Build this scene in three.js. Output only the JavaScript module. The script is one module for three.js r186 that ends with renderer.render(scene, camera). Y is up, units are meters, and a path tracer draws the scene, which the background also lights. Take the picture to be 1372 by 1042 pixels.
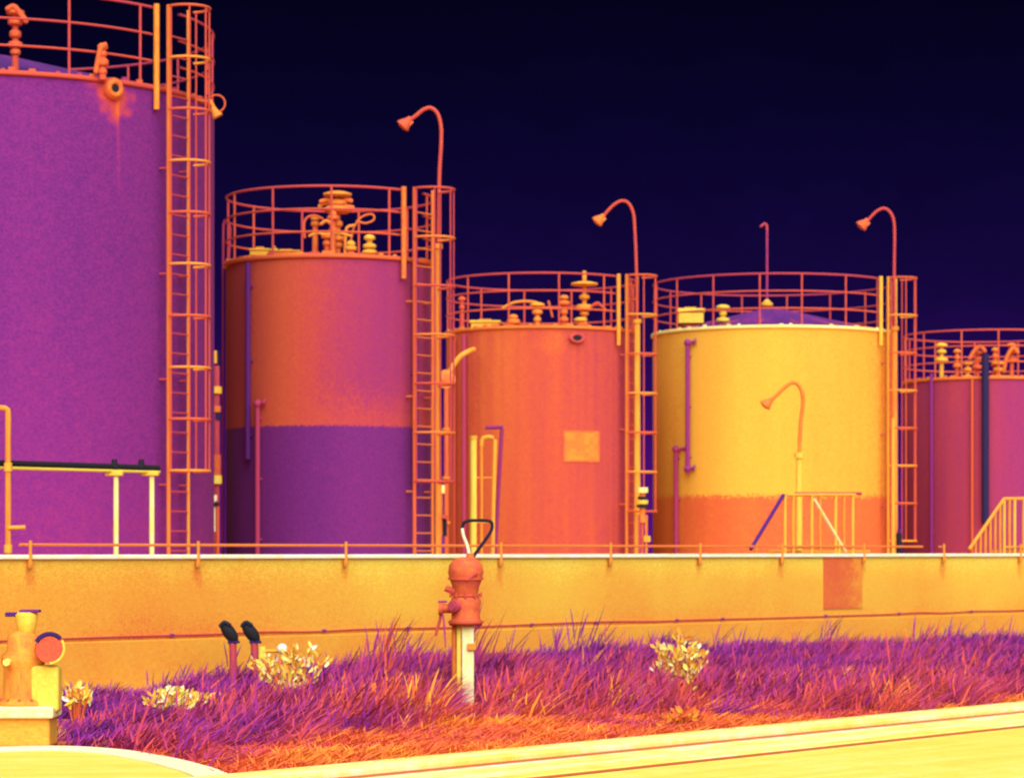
import * as THREE from 'three';
import { mergeGeometries } from 'three/addons/utils/BufferGeometryUtils.js';
import { RoundedBoxGeometry } from 'three/addons/geometries/RoundedBoxGeometry.js';

// ---------------------------------------------------------------- camera, sky, sun, exposure
const F = 3800, HX = 686, HY = 738, EYE = 1.6;      // focal length in photo pixels, principal column, horizon row, eye height
const EXPOSURE = 1.48;
const scene = new THREE.Scene();
const camera = new THREE.PerspectiveCamera(2 * Math.atan(521 / F) * 180 / Math.PI, 1372 / 1042, 0.5, 3000);
camera.position.set(0, EYE, 0);
camera.lookAt(0, EYE, -10);
camera.setViewOffset(1372, 1042, 0, -(HY - 521), 1372, 1042);   // shifted lens: verticals stay vertical
camera.updateProjectionMatrix();
camera.focus = 12; camera.userData.fStop = 7;      // the picture is a little soft throughout

const lin = c => { c /= 255; return c <= 0.04045 ? c / 12.92 : Math.pow((c + 0.055) / 1.055, 2.4); };
const mix = (a, b, t) => a + (b - a) * t;
const clamp = (x, a = 0, b = 1) => Math.min(b, Math.max(a, x));
const sm = (a, b, x) => { const t = clamp((x - a) / (b - a)); return t * t * (3 - 2 * t); };
function stops(list, x) {                            // piecewise linear, list of [x, ...values]
  if (x <= list[0][0]) return list[0].slice(1);
  for (let i = 1; i < list.length; i++) if (x <= list[i][0]) {
    const a = list[i - 1], b = list[i], t = (x - a[0]) / (b[0] - a[0]);
    return a.slice(1).map((v, k) => mix(v, b[k + 1], t));
  }
  return list[list.length - 1].slice(1);
}
const seeded = s => () => { s |= 0; s = s + 0x6D2B79F5 | 0; let t = Math.imul(s ^ s >>> 15, 1 | s); t = t + Math.imul(t ^ t >>> 7, 61 | t) ^ t; return ((t ^ t >>> 14) >>> 0) / 4294967296; };
const hash = (x, y) => { let h = Math.imul(x, 374761393) + Math.imul(y, 668265263); h = Math.imul(h ^ h >>> 13, 1274126177); return ((h ^ h >>> 16) >>> 0) / 4294967296; };
function noise(x, y) {
  const xi = Math.floor(x), yi = Math.floor(y), fx = x - xi, fy = y - yi, u = fx * fx * (3 - 2 * fx), v = fy * fy * (3 - 2 * fy);
  return mix(mix(hash(xi, yi), hash(xi + 1, yi), u), mix(hash(xi, yi + 1), hash(xi + 1, yi + 1), u), v) - 0.5;
}

{ // night-dark thermal sky: near black overhead, violet towards the horizon
  const w = 2048, h = 1024, d = new Float32Array(w * h * 4);
  const S = [[0, 92, 20, 118], [0.6, 84, 17, 114], [2, 66, 12, 106], [3.4, 43, 9, 86], [4.3, 30, 8, 72], [5.2, 22, 7, 62], [6.6, 16, 6, 54], [8.8, 8, 4, 40], [11, 4, 3, 27], [90, 4, 3, 27]];
  for (let j = 0; j < h; j++) for (let i = 0; i < w; i++) {
    const e = (j + 0.5) / h * 180 - 90, n = 1 + 0.16 * noise(i * 0.9, j * 0.9) + 0.12 * noise(i * 0.12, j * 0.3);
    const c = stops(S, e), o = (j * w + i) * 4;
    for (let k = 0; k < 3; k++) d[o + k] = lin(c[k]) / EXPOSURE * n;
    d[o + 3] = 1;
  }
  const t = new THREE.DataTexture(d, w, h, THREE.RGBAFormat, THREE.FloatType);
  t.mapping = THREE.EquirectangularReflectionMapping; t.magFilter = t.minFilter = THREE.LinearFilter; t.colorSpace = THREE.LinearSRGBColorSpace; t.needsUpdate = true;
  scene.background = t; scene.environment = t;
}
const sun = new THREE.DirectionalLight(0xfffaf3, 4.3);          // behind the camera, broad and soft: the photograph shows no cast shadow edge
{
  const az = 11 * Math.PI / 180, el = 46 * Math.PI / 180;
  const dir = new THREE.Vector3(Math.sin(az) * Math.cos(el), Math.sin(el), Math.cos(az) * Math.cos(el));
  sun.target.position.set(0, 0, -45); sun.position.copy(sun.target.position).addScaledVector(dir, 80);
  sun.castShadow = true; sun.shadow.radius = 150; sun.shadow.mapSize.set(2048, 2048);
  const c = sun.shadow.camera; c.left = -40; c.right = 40; c.top = 40; c.bottom = -40; c.near = 1; c.far = 200;
  scene.add(sun, sun.target);
}
const renderer = new THREE.WebGLRenderer({ antialias: true });
renderer.setSize(1024, 777);
renderer.toneMapping = THREE.LinearToneMapping;
renderer.toneMappingExposure = EXPOSURE;
renderer.shadowMap.enabled = true;

// ---------------------------------------------------------------- colours: the false-colour scale of the picture, 0 cold .. 1 hot
const SCALE = [[0, 3, 3, 22], [0.03, 8, 4, 42], [0.09, 20, 7, 75], [0.15, 40, 5, 92], [0.21, 75, 6, 116], [0.27, 102, 17, 126], [0.33, 134, 30, 136], [0.375, 156, 40, 124],
  [0.43, 182, 56, 95], [0.49, 208, 78, 66], [0.545, 222, 95, 55], [0.60, 231, 121, 50], [0.66, 238, 155, 50], [0.72, 241, 177, 58], [0.80, 246, 207, 70], [0.88, 250, 233, 96], [0.94, 252, 246, 165], [1, 255, 252, 240]];
const heat = t => stops(SCALE, t);
const mats = new Map();
function M(t, rough = 0.85, map) {
  const key = t + '/' + rough + (map ? map.uuid : '');
  if (!mats.has(key)) {
    const m = new THREE.MeshStandardMaterial({ roughness: rough, metalness: 0, side: THREE.DoubleSide });
    if (map) m.map = map; else { const c = heat(t); m.color.setRGB(lin(c[0]), lin(c[1]), lin(c[2])).multiplyScalar(0.86); }
    mats.set(key, m);
  }
  return mats.get(key);
}
function tex(w, h, fn, grain = 0.025, seed = 1, gain = 0.935) {     // fn(u, v) -> heat
  const d = new Uint8Array(w * h * 4), r = seeded(seed);
  for (let j = 0; j < h; j++) for (let i = 0; i < w; i++) {
    const t = clamp(fn((i + 0.5) / w, (j + 0.5) / h) + (r() + r() - 1) * grain), c = heat(t), o = (j * w + i) * 4;
    d[o] = c[0] * gain; d[o + 1] = c[1] * gain; d[o + 2] = c[2] * gain; d[o + 3] = 255;
  }
  const t = new THREE.DataTexture(d, w, h, THREE.RGBAFormat);
  t.anisotropy = 8; t.colorSpace = THREE.SRGBColorSpace; t.magFilter = THREE.LinearFilter; t.minFilter = THREE.LinearMipmapLinearFilter; t.generateMipmaps = true;
  t.wrapS = t.wrapT = THREE.RepeatWrapping; t.needsUpdate = true;
  return t;
}
// one small repeating speckle for painted steel: the same grain on every fitting
const speckle = {};
function G(t, rough = 0.85) {
  t = Math.round(t * 40) / 40; const k = t.toFixed(3);
  if (!speckle[k]) speckle[k] = tex(128, 128, (u, v) => t + 0.07 * noise(u * 16 % 16, v * 16 % 16) + 0.05 * noise(u * 48 % 48, v * 48 % 48), 0.03, 77 + Math.round(t * 100));
  return M(t, rough, speckle[k]);
}

// ---------------------------------------------------------------- helpers
const V = (x, y, z) => new THREE.Vector3(x, y, z);
const at = (px, py, Z) => V((px - HX) / F * Z, EYE + (HY - py) / F * Z, -Z);   // photo pixel at a depth of Z metres
const yAt = (py, Z) => EYE + (HY - py) / F * Z;
const used = new Map();
function numbered(n) { const k = used.get(n) || 0; used.set(n, k + 1); return k ? n + '_' + String(k).padStart(3, '0') : n; }
function shade(o) { o.traverse(m => { if (m.isMesh) { m.castShadow = true; m.receiveShadow = true; } }); return o; }
function thing(name, label, category, pos = [0, 0, 0], turn = 0, group) {
  const g = new THREE.Group(); g.name = numbered(name); g.position.set(...pos); g.rotation.y = turn;
  g.userData = { label, category }; if (group) g.userData.group = group;
  scene.add(g); return g;
}
function sub(name, parent, label) { const g = new THREE.Group(); g.name = name; if (label) g.userData.label = label; parent.add(g); return g; }
function mesh(name, geo, mat, parent, pos, label) {
  const m = new THREE.Mesh(geo, mat); m.name = name; if (pos) m.position.set(...(pos.isVector3 ? pos.toArray() : pos));
  if (label) m.userData.label = label; m.castShadow = m.receiveShadow = true; parent.add(m); return m;
}
function structure(name, geo, mat, label, category) {
  const m = mesh(name, geo, mat, scene); m.userData = { kind: 'structure', label, category }; return m;
}
const box = (w, h, d, x = 0, y = 0, z = 0) => new THREE.BoxGeometry(w, h, d).translate(x, y, z);
const rbox = (w, h, d, r = 0.01, x = 0, y = 0, z = 0) => new RoundedBoxGeometry(w, h, d, 2, Math.min(r, w / 2.1, h / 2.1, d / 2.1)).translate(x, y, z);
function bar(a, b, r, seg = 8) {                      // straight round bar between two points
  const d = b.clone().sub(a), g = new THREE.CylinderGeometry(r, r, d.length(), seg);
  g.applyQuaternion(new THREE.Quaternion().setFromUnitVectors(V(0, 1, 0), d.normalize())).translate(...a.clone().add(b).multiplyScalar(0.5).toArray());
  return g;
}
const tube = (pts, r, n = 40, seg = 8, tension = 0.5) => new THREE.TubeGeometry(new THREE.CatmullRomCurve3(pts, false, 'catmullrom', tension), n, r, seg, false);
function capped(pts, r, n = 40, seg = 8) {            // tube with closed ends
  const parts = [tube(pts, r, n, seg)];
  for (const p of [pts[0], pts[pts.length - 1]]) parts.push(new THREE.SphereGeometry(r, seg, 6).translate(p.x, p.y, p.z));
  return mergeGeometries(parts);
}
function ring(R, r, a0, a1, n = 72) {                 // arc of a round bar in a level plane, angle 0 = +z, growing towards +x
  const pts = []; for (let i = 0; i <= n; i++) { const a = mix(a0, a1, i / n); pts.push(V(Math.sin(a) * R, 0, Math.cos(a) * R)); }
  return new THREE.TubeGeometry(new THREE.CatmullRomCurve3(pts), n * 2, r, 6, false);
}
const lathe = (pts, seg = 20) => new THREE.LatheGeometry(pts.map(p => new THREE.Vector2(p[0], p[1])), seg);
const D = Math.PI / 180;

// ---------------------------------------------------------------- the ground, the road and its kerbs
const KD = V(0.606, 0, -0.796), KN = V(-0.796, 0, -0.606), K0 = V(0.21, 0, -23.2);   // kerb edge: direction along, direction away from the road
const kTurn = Math.atan2(0.796, 0.606);
const kerbN = (x, z) => (x - K0.x) * KN.x + (z - K0.z) * KN.z;      // metres behind the kerb's grass edge
const kerbS = (x, z) => (x - K0.x) * KD.x + (z - K0.z) * KD.z;
{
  const soil = tex(512, 512, (u, v) => 0.59 + 0.12 * noise(u * 8, v * 8) + 0.12 * noise(u * 40, v * 40), 0.09, 5); soil.repeat.set(150, 150);
  const g = new THREE.PlaneGeometry(1600, 1600).rotateX(-Math.PI / 2);
  structure('ground', g, M(0.5, 0.95, soil), 'warm orange bare soil under the grass', 'ground');
  // the bund floor behind the wall
  const slab = tex(256, 256, (u, v) => 0.74 + 0.07 * noise(u * 6, v * 6) + 0.06 * noise(u * 30, v * 30), 0.05, 6); slab.repeat.set(14, 14);
  const b = new THREE.PlaneGeometry(90, 60).rotateX(-Math.PI / 2).translate(40, 0, 0);
  const m = structure('bund_floor', b, M(0.74, 0.95, slab), 'warm concrete floor behind the long wall', 'pavement');
  m.rotation.y = Math.atan2(0.75, 0.661); m.position.set(-14.9, 0.004, -65);

  const asphalt = tex(512, 512, (u, v) => 0.875 + 0.02 * noise(u * 6, v * 6) + 0.03 * noise(u * 50, v * 50) + 0.045 * noise(u * 4, v * 70) + 0.03 * noise(u * 12, v * 160), 0.03, 7);
  asphalt.repeat.set(0.12, 0.12);
  const strip = (n0, n1, y, name, mat, label, s0 = -30, s1 = 60) => {
    const sh = new THREE.BufferGeometry(), P = (s, n) => K0.clone().addScaledVector(KD, s).addScaledVector(KN, n).setY(y);
    const q = [P(s0, n0), P(s1, n0), P(s1, n1), P(s0, n1)];
    sh.setAttribute('position', new THREE.Float32BufferAttribute(q.flatMap(p => p.toArray()), 3));
    sh.setAttribute('uv', new THREE.Float32BufferAttribute([s0, n0, s1, n0, s1, n1, s0, n1], 2));
    sh.setIndex([0, 1, 2, 0, 2, 3]); sh.computeVertexNormals();
    return structure(name, sh, mat, label, 'road');
  };
  strip(-60, -0.6, 0.008, 'road', M(0.88, 0.92, asphalt), 'flat hot yellow road surface in the foreground');
  const conc = tex(512, 256, (u, v) => 0.925 + 0.05 * noise(u * 14, v * 7) + 0.05 * noise(u * 60, v * 40) + 0.10 * noise(u * 5, v * 30), 0.04, 8); conc.repeat.set(0.2, 0.4);
  const slabRow = (n, w, h, name, mat, label, cat) => {       // a row of long concrete slabs beside the road
    const g = new RoundedBoxGeometry(90, h, w, 2, 0.018); const uv = g.attributes.uv, p = g.attributes.position;
    for (let i = 0; i < uv.count; i++) uv.setXY(i, p.getX(i), p.getZ(i) + p.getY(i));
    const m = structure(name, g, mat, label, cat); m.rotation.y = kTurn;
    const c = K0.clone().addScaledVector(KD, 15).addScaledVector(KN, n - w / 2); m.position.set(c.x, h / 2 - 0.03, c.z); return m;
  };
  slabRow(-0.50, 0.46, 0.10, 'kerb', M(0.95, 0.9, conc), 'raised pale kerb between grass and road', 'kerb');
  slabRow(-1.06, 0.88, 0.05, 'gutter', M(0.93, 0.9, conc), 'broad pale gutter slab between the two dark joints', 'gutter');
  // two open joints filled with dark sealant
  const seal = M(0.56, 0.9);
  for (const n of [-1.03, -2.0]) strip(n - 0.06, n + 0.06, n > -1.5 ? 0.025 : 0.013, n > -1.5 ? 'gutter_joint' : 'road_joint', seal, n > -1.5 ? 'dark joint line nearer the kerb' : 'dark joint line nearer the road');

  // curved apron at the lower left
  const edge = [[-9, 20.6], [-6, 21.6], [-4.6, 22.15], [-3.95, 22.5], [-3.6, 22.55], [-3.2, 22.25], [-2.8, 21.6], [-2.45, 20.85], [-2.05, 19.6], [-1.9, 17.5], [-2.3, 12]].map(p => V(p[0], 0, -p[1]));
  const cv = new THREE.CatmullRomCurve3(edge).getPoints(80);
  const sh = new THREE.Shape([...cv.map(p => new THREE.Vector2(p.x, -p.z)), new THREE.Vector2(-12, 8), new THREE.Vector2(-16, 18)]);
  const ag = new THREE.ShapeGeometry(sh).rotateX(-Math.PI / 2).translate(0, 0.02, 0);
  structure('apron', ag, M(0.88, 0.92, asphalt), 'yellow paved apron at the lower left corner', 'pavement');
  const ks = new THREE.Shape([new THREE.Vector2(-0.13, -0.03), new THREE.Vector2(0.13, -0.03), new THREE.Vector2(0.13, 0.012), new THREE.Vector2(0.11, 0.025), new THREE.Vector2(-0.11, 0.025), new THREE.Vector2(-0.13, 0.012)]);
  // extruded along the curve; the shape's y ends up vertical
  const path = new THREE.CatmullRomCurve3(edge), n = 120, pos = [], idx = [], prof = ks.getPoints();
  for (let i = 0; i <= n; i++) {
    const p = path.getPoint(i / n), t = path.getTangent(i / n), s = V(-t.z, 0, t.x);
    for (const q of prof) pos.push(p.x + s.x * q.x, 0.02 + q.y, p.z + s.z * q.x);
  }
  const pc = prof.length;
  for (let i = 0; i < n; i++) for (let k = 0; k < pc; k++) { const a = i * pc + k, b = i * pc + (k + 1) % pc; idx.push(a, b, a + pc, b, b + pc, a + pc); }
  let kg = new THREE.BufferGeometry(); kg.setAttribute('position', new THREE.Float32BufferAttribute(pos, 3)); kg.setIndex(idx); kg = kg.toNonIndexed(); kg.computeVertexNormals();
  structure('apron_kerb', kg, M(0.97, 0.9), 'white curved kerb round the yellow apron', 'kerb');
}

// ---------------------------------------------------------------- the long wall
const W0 = V(-5.12, 0, -30), WD = V(0.661, 0, -0.75), WN = V(0.75, 0, 0.661), wTurn = Math.atan2(0.75, 0.661), WTOP = 1.56;
const wallS = px => { const k = (px - HX) / F; return (30 * k - W0.x) / (0.661 - 0.75 * k); };       // metres along the wall for a photo column
const wallP = (s, y, n = 0) => W0.clone().addScaledVector(WD, s).addScaledVector(WN, n).setY(y);
const wallZ = (px, n) => (n + 0.75 * W0.x + 0.661 * W0.z) / (0.75 * (px - HX) / F - 0.661);      // depth where a photo column meets the plane n metres before the wall face
const postPx = [-60, 37, 262, 460, 668, 815, 935, 1045, 1155, 1262, 1365, 1450];
{
  const s0 = -4, s1 = 27, L = s1 - s0, c = (s0 + s1) / 2;
  const wall = thing('bund_wall', 'long orange-yellow concrete wall with a white capping in front of the tanks', 'wall', wallP(c, 0, 0).toArray(), wTurn);
  const posts = postPx.map(wallS), h0 = 0.62, hh = WTOP - 0.05 - h0;
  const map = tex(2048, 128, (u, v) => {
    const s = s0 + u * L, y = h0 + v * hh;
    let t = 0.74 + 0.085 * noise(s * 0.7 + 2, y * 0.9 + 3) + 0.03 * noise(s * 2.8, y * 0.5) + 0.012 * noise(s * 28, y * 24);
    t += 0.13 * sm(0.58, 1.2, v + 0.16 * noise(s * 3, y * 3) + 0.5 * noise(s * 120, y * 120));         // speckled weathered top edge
    t -= 0.07 * sm(0.4, -0.2, v + 0.2 * noise(s * 2, y * 3) + 0.6 * noise(s * 120, y * 120));          // speckled foot
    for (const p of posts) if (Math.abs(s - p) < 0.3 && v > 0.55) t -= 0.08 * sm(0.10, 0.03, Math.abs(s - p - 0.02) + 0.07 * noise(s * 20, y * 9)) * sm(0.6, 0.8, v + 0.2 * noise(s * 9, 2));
    const sl = wallS(240); if (Math.abs(s - sl) < 3) t -= 0.035 * sm(2.4, 0.2, Math.abs(s - sl) + 0.9 * noise(s * 2, y * 2) + 1.6 * noise(s * 120, y * 120));
    return t;
  }, 0.055, 21);
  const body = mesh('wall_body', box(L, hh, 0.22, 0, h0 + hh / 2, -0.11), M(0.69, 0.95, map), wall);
  const pm = tex(2048, 64, (u, v) => 0.69 + 0.04 * noise(u * 70, v * 2) + 0.04 * noise(u * 900, v * 20), 0.04, 22);
  mesh('plinth', rbox(L, h0, 0.29, 0.012, 0, h0 / 2, -0.105), M(0.63, 0.95, pm), wall, null, 'orange lower step of the wall');
  const cm = tex(1024, 16, (u, v) => 0.985 + 0.1 * noise(u * 260, v * 3), 0.03, 23);
  mesh('coping', rbox(L, 0.05, 0.30, 0.012, 0, WTOP - 0.025, -0.11), M(0.98, 0.9, cm), wall, null, 'white capping along the wall top');
  const d0 = wallS(1103) - c, d1 = wallS(1155) - c;
  const pt = tex(128, 128, (u, v) => 0.575 + 0.11 * sm(0.45, 1.25, u + 0.3 * noise(u * 6, v * 6) + 0.6 * noise(u * 60, v * 60)) + 0.03 * noise(u * 10, v * 6) + 0.04 * noise(u * 40, v * 40), 0.05, 24);
  mesh('panel', box(d1 - d0, 0.74, 0.012, (d0 + d1) / 2, WTOP - 0.05 - 0.38, 0.006), M(0.57, 0.9, pt), wall, null, 'red-orange square panel set on the wall face');

  const rail = thing('wall_rail', 'thin orange pipe rail on short posts along the wall top', 'railing', wallP(c, WTOP, 0).toArray(), wTurn);
  mesh('rail', bar(V(wallS(30) - c, 0.105, -0.05), V(wallS(1240) - c, 0.105, -0.05), 0.016), G(0.60), rail);
  for (const p of posts) {
    const x = p - c;
    mesh('post', mergeGeometries([bar(V(x, -0.12, 0.045), V(x, 0.15, 0.045), 0.017), bar(V(x, 0.105, -0.05), V(x, 0.105, 0.045), 0.012), box(0.06, 0.08, 0.012, x, -0.10, 0.046)].map(g => g.index ? g.toNonIndexed() : g)), G(0.66), rail);
  }
  // cable clipped along the step of the wall
  const cable = thing('wall_cable', 'thin dark cable clipped along the step of the wall', 'cable', wallP(c, h0, 0).toArray(), wTurn);
  const pts = []; for (let x = -L / 2 + 1; x <= L / 2 - 1; x += 0.8) pts.push(V(x, 0.045 + 0.02 * noise(x * 1.1, 4), 0.022));
  mesh('cable_run', tube(pts, 0.011, 160, 6), M(0.46), cable);
  const r = seeded(4);
  for (let x = -L / 2 + 6; x < L / 2 - 6; x += 0.9 + r() * 1.6) mesh('clip', rbox(0.05, 0.035, 0.03, 0.005, x, 0.045, 0.03), M(0.33), cable);
}

// ---------------------------------------------------------------- storage tanks
function vd(T, px) {                                   // angle round the shell that shows at a photo column
  const r = T.a / F * T.Z, X = (T.cx - HX) / F * T.Z; let a = Math.asin(clamp((px - T.cx) / T.a, -1, 1));
  for (let i = 0; i < 30; i++) a = Math.asin(clamp(((px - HX) / F * (T.Z - r * Math.cos(a)) - X) / r, -0.995, 0.995));
  return a;
}
function makeTank(T) {
  const Z = T.Z, r = T.a / F * Z, H = yAt(T.rim, Z), X = (T.cx - HX) / F * Z;
  const tank = thing('storage_tank', T.label, 'tank', [X, 0, -Z], 0, 'storage tanks behind the wall');
  T.r = r; T.H = H; T.group = tank;
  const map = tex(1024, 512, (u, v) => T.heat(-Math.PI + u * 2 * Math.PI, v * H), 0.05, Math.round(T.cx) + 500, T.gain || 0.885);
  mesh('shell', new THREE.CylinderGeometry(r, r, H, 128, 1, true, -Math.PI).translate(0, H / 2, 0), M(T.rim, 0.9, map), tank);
  const rm = tex(256, 64, (u, v) => T.roofT + 0.08 * noise(u * 60, v * 9) + 0.05 * noise(u * 20, v * 3), 0.06, Math.round(T.cx) + 700);
  const prof = [[0.001, H + T.rise], [r * 0.12, H + T.rise * 0.93], [r * 0.5, H + T.rise * 0.52], [r - 0.005, H + 0.004], [r - 0.005, H - 0.03]];
  const roof = mesh('roof', lathe(prof, 96), M(T.roofT, 0.9, rm), tank);
  if (T.ribs) for (let k = 0; k < 18; k++) { const a = (k + 0.4) * 20 * D; mesh('roof_rib', bar(V(Math.sin(a) * r * 0.97, H + 0.03, Math.cos(a) * r * 0.97), V(Math.sin(a) * 0.2, H + T.rise * 0.86, Math.cos(a) * 0.2), 0.022, 6), M(T.roofT + 0.2), roof); }
  // rolled angle round the rim, with clips
  const rim = mesh('rim', lathe([[r - 0.012, H - 0.05], [r + 0.03, H - 0.05], [r + 0.045, H - 0.03], [r + 0.045, H + 0.012], [r + 0.03, H + 0.022], [r - 0.02, H + 0.022]], 128), G(T.rimT), tank);
  const rr = seeded(Math.round(T.cx) + 9);
  for (let k = 0; k < T.clips; k++) { const a = (-85 + 170 * (k + 1.2 * rr()) / T.clips) * D, m = mesh('clip', rbox(0.04 + 0.22 * rr() * rr(), 0.02 + 0.07 * rr() * rr(), 0.05, 0.008), G(clamp(T.rimT + (rr() - 0.5) * 0.2, 0.4, 0.96)), rim, [Math.sin(a) * (r + 0.0), H + 0.035, Math.cos(a) * (r + 0.0)]); m.rotation.y = a; }
  // guard rail
  const Rr = r - 0.01, rail = sub('guard_rail', tank);
  const gap0 = T.lad - 0.26 / r, gap1 = T.lad + 0.26 / r;
  T.rails.forEach((h, i) => mesh('rail', ring(Rr, i ? 0.018 : 0.021, gap1, gap0 + 2 * Math.PI).translate(0, H + h, 0), G(T.railT + (i - 1) * 0.03), rail));
  const np = Math.round(360 / T.postStep);
  for (let k = 0; k < np; k++) {
    const a = (T.post0 + k * T.postStep) * D; if (Math.abs(Math.atan2(Math.sin(a - T.lad), Math.cos(a - T.lad))) < 0.3 / r) continue;
    mesh('post', bar(V(Math.sin(a) * Rr, H + 0.02, Math.cos(a) * Rr), V(Math.sin(a) * Rr, H + T.rails[0], Math.cos(a) * Rr), 0.020), G(T.railT + 0.02 * Math.sin(k * 3)), rail);
  }
  // caged ladder: local x runs along the shell, local z points away from it
  const lad = sub('ladder', tank); lad.position.set(Math.sin(T.lad) * r, 0, Math.cos(T.lad) * r); lad.rotation.y = T.lad;
  const top = H + T.rails[0] + 0.04, hw = T.ladW / 2;
  mesh('stringer', bar(V(-hw, 0.1, 0.17), V(-hw, top, 0.17), 0.032), G(T.ladT), lad);
  mesh('stringer', bar(V(hw, 0.1, 0.17), V(hw, top, 0.17), 0.026), G(T.ladT + 0.04), lad);
  mesh('gate_post', bar(V(-hw - 0.14, H - 0.35, 0.05), V(-hw - 0.14, top, 0.05), 0.045), G(T.ladT + 0.06), lad);
  for (let y = 0.4; y < top - 0.2; y += 0.30) mesh('rung', bar(V(-hw, y, 0.17), V(hw, y, 0.17), 0.014, 6), G(T.rungT), lad);
  for (let y = 1.0; y < H; y += 1.6) for (const s of [-1, 1]) mesh('bracket', bar(V(s * hw, y, 0.0), V(s * hw, y, 0.17), 0.016, 6), G(T.rungT), lad);
  const cr = T.cageR, hoop = y => { const p = []; for (let i = 0; i <= 22; i++) { const a = (-112 + 224 * i / 22) * D; p.push(V(Math.sin(a) * cr, y, 0.17 + cr * 0.55 + Math.cos(a) * cr)); } return p; };
  const hy = []; for (let y = top - 0.03; y > (T.cageLow || 2.3); y -= T.hoopStep) hy.push(y);
  hy.forEach((y, i) => mesh('cage_hoop', tube(hoop(y), 0.02, 44, 6), G(T.cageT + (i % 2 ? 0.14 : 0)), lad));
  const bot = hy[hy.length - 1];
  for (const a of [-105, -50, 0, 50, 105]) { const x = Math.sin(a * D) * cr, z = 0.17 + cr * 0.55 + Math.cos(a * D) * cr; mesh('cage_strap', bar(V(x, bot, z), V(x, top - 0.03, z), 0.015, 6), G(T.cageT - 0.04), lad); }
  // shell pipes
  for (const [px, py0, py1, rad, t, knob] of T.pipes || []) {
    const a = vd(T, px), R = r + rad + 0.06, Zp = Z - R * Math.cos(a), y0 = yAt(py0, Zp), y1 = Math.max(0.02, yAt(py1, Zp));
    const X0 = Math.sin(a) * R, Z0 = Math.cos(a) * R;
    const p = mesh('pipe', bar(V(X0, y1, Z0), V(X0, y0, Z0), rad, 12), M(t), tank);
    for (const f of [0.12, 0.5, 0.88]) mesh('pipe_bracket', bar(V(Math.sin(a) * (r - 0.02), mix(y0, y1, f), Math.cos(a) * (r - 0.02)), V(X0, mix(y0, y1, f), Z0), 0.018, 6), M(t), p);
    if (knob) for (const [dy, dx] of knob) mesh('pipe_valve', mergeGeometries([new THREE.SphereGeometry(rad * 1.7, 10, 8), bar(V(0, 0, 0), V(dx, 0.02, 0.05), rad * 0.7), new THREE.CylinderGeometry(rad * 1.5, rad * 1.5, 0.03, 12).rotateZ(1.3).translate(dx, 0.02, 0.05)].map(g => g.toNonIndexed())), M(t), p, [X0, yAt(dy, Zp), Z0]);
  }
  return tank;
}
// roof fittings: where they stand on the roof is set by a photo column and a depth in front of the tank's axis
function roofPos(T, px, front = 0) { const Zp = T.Z - front; return { x: (px - HX) / F * Zp - T.group.position.x, z: front, Zp }; }
function ventStack(T, px, pyTop, capPx, t, flanges, front = 0, label) {
  const q = roofPos(T, px, front), w = capPx / F * q.Zp / 2, y1 = yAt(pyTop, q.Zp), y0 = T.H + T.rise * clamp(1 - Math.hypot(q.x, q.z) / T.r) - 0.03;
  const v = sub('vent', T.group, label); v.position.set(q.x, y0, q.z);
  const h = y1 - y0;
  mesh('stem', new THREE.CylinderGeometry(0.045, 0.055, h, 12).translate(0, h / 2, 0), G(t - 0.06), v);
  mesh('cap', lathe([[0.001, 0.05], [w * 0.5, 0.045], [w, 0.01], [w, -0.035], [w * 0.6, -0.05], [0.05, -0.055]], 18), G(t), v, [0, h, 0]);
  for (const [py, wp, hp] of flanges) { const fw = wp / F * q.Zp / 2, fh = hp / F * q.Zp / 2; mesh('flange', lathe([[0.02, fh], [fw * 0.8, fh], [fw, fh * 0.5], [fw, -fh * 0.5], [fw * 0.8, -fh], [0.02, -fh]], 16), G(t - 0.03), v, [0, yAt(py, q.Zp) - y0, 0]); }
  return v;
}
function roofBox(T, px0, px1, py0, py1, t, front, name = 'hatch') {
  const q = roofPos(T, (px0 + px1) / 2, front), w = (px1 - px0) / F * q.Zp, ya = yAt(py1, q.Zp), yb = yAt(py0, q.Zp), h = yb - ya;
  const g = sub(name, T.group);
  mesh('hatch_body', rbox(w * 0.9, h * 0.72, Math.min(w, 0.5), 0.02, q.x, ya + h * 0.36, q.z), G(t - 0.04), g);
  mesh('lid', rbox(w, h * 0.25, Math.min(w * 1.1, 0.56), 0.02, q.x, ya + h * 0.86, q.z), G(t), g);
  mesh('lid_handle', bar(V(q.x - w * 0.2, yb + 0.03, q.z), V(q.x + w * 0.2, yb + 0.03, q.z), 0.014, 6), G(t - 0.1), g);
}
function goose(T, list, rad, t, front, name = 'vent_pipe') {      // bent pipe on the roof through photo points
  const pts = list.map(([px, py]) => { const q = roofPos(T, px, front); return V(q.x, yAt(py, q.Zp), q.z); });
  return mesh(name, capped(pts, rad), G(t), T.group);
}

const cyl = (a, y, kx = 6, ky = 0.6) => 0.022 * noise(a * kx + 40, y * ky) + 0.018 * noise(a * kx * 3.1 + 9, y * ky * 0.5) + 0.012 * noise(a * 26, y * 9) + 0.02 * noise(a * 90, y * 30);
const pick = (list, s) => stops(list, s)[0];

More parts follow.
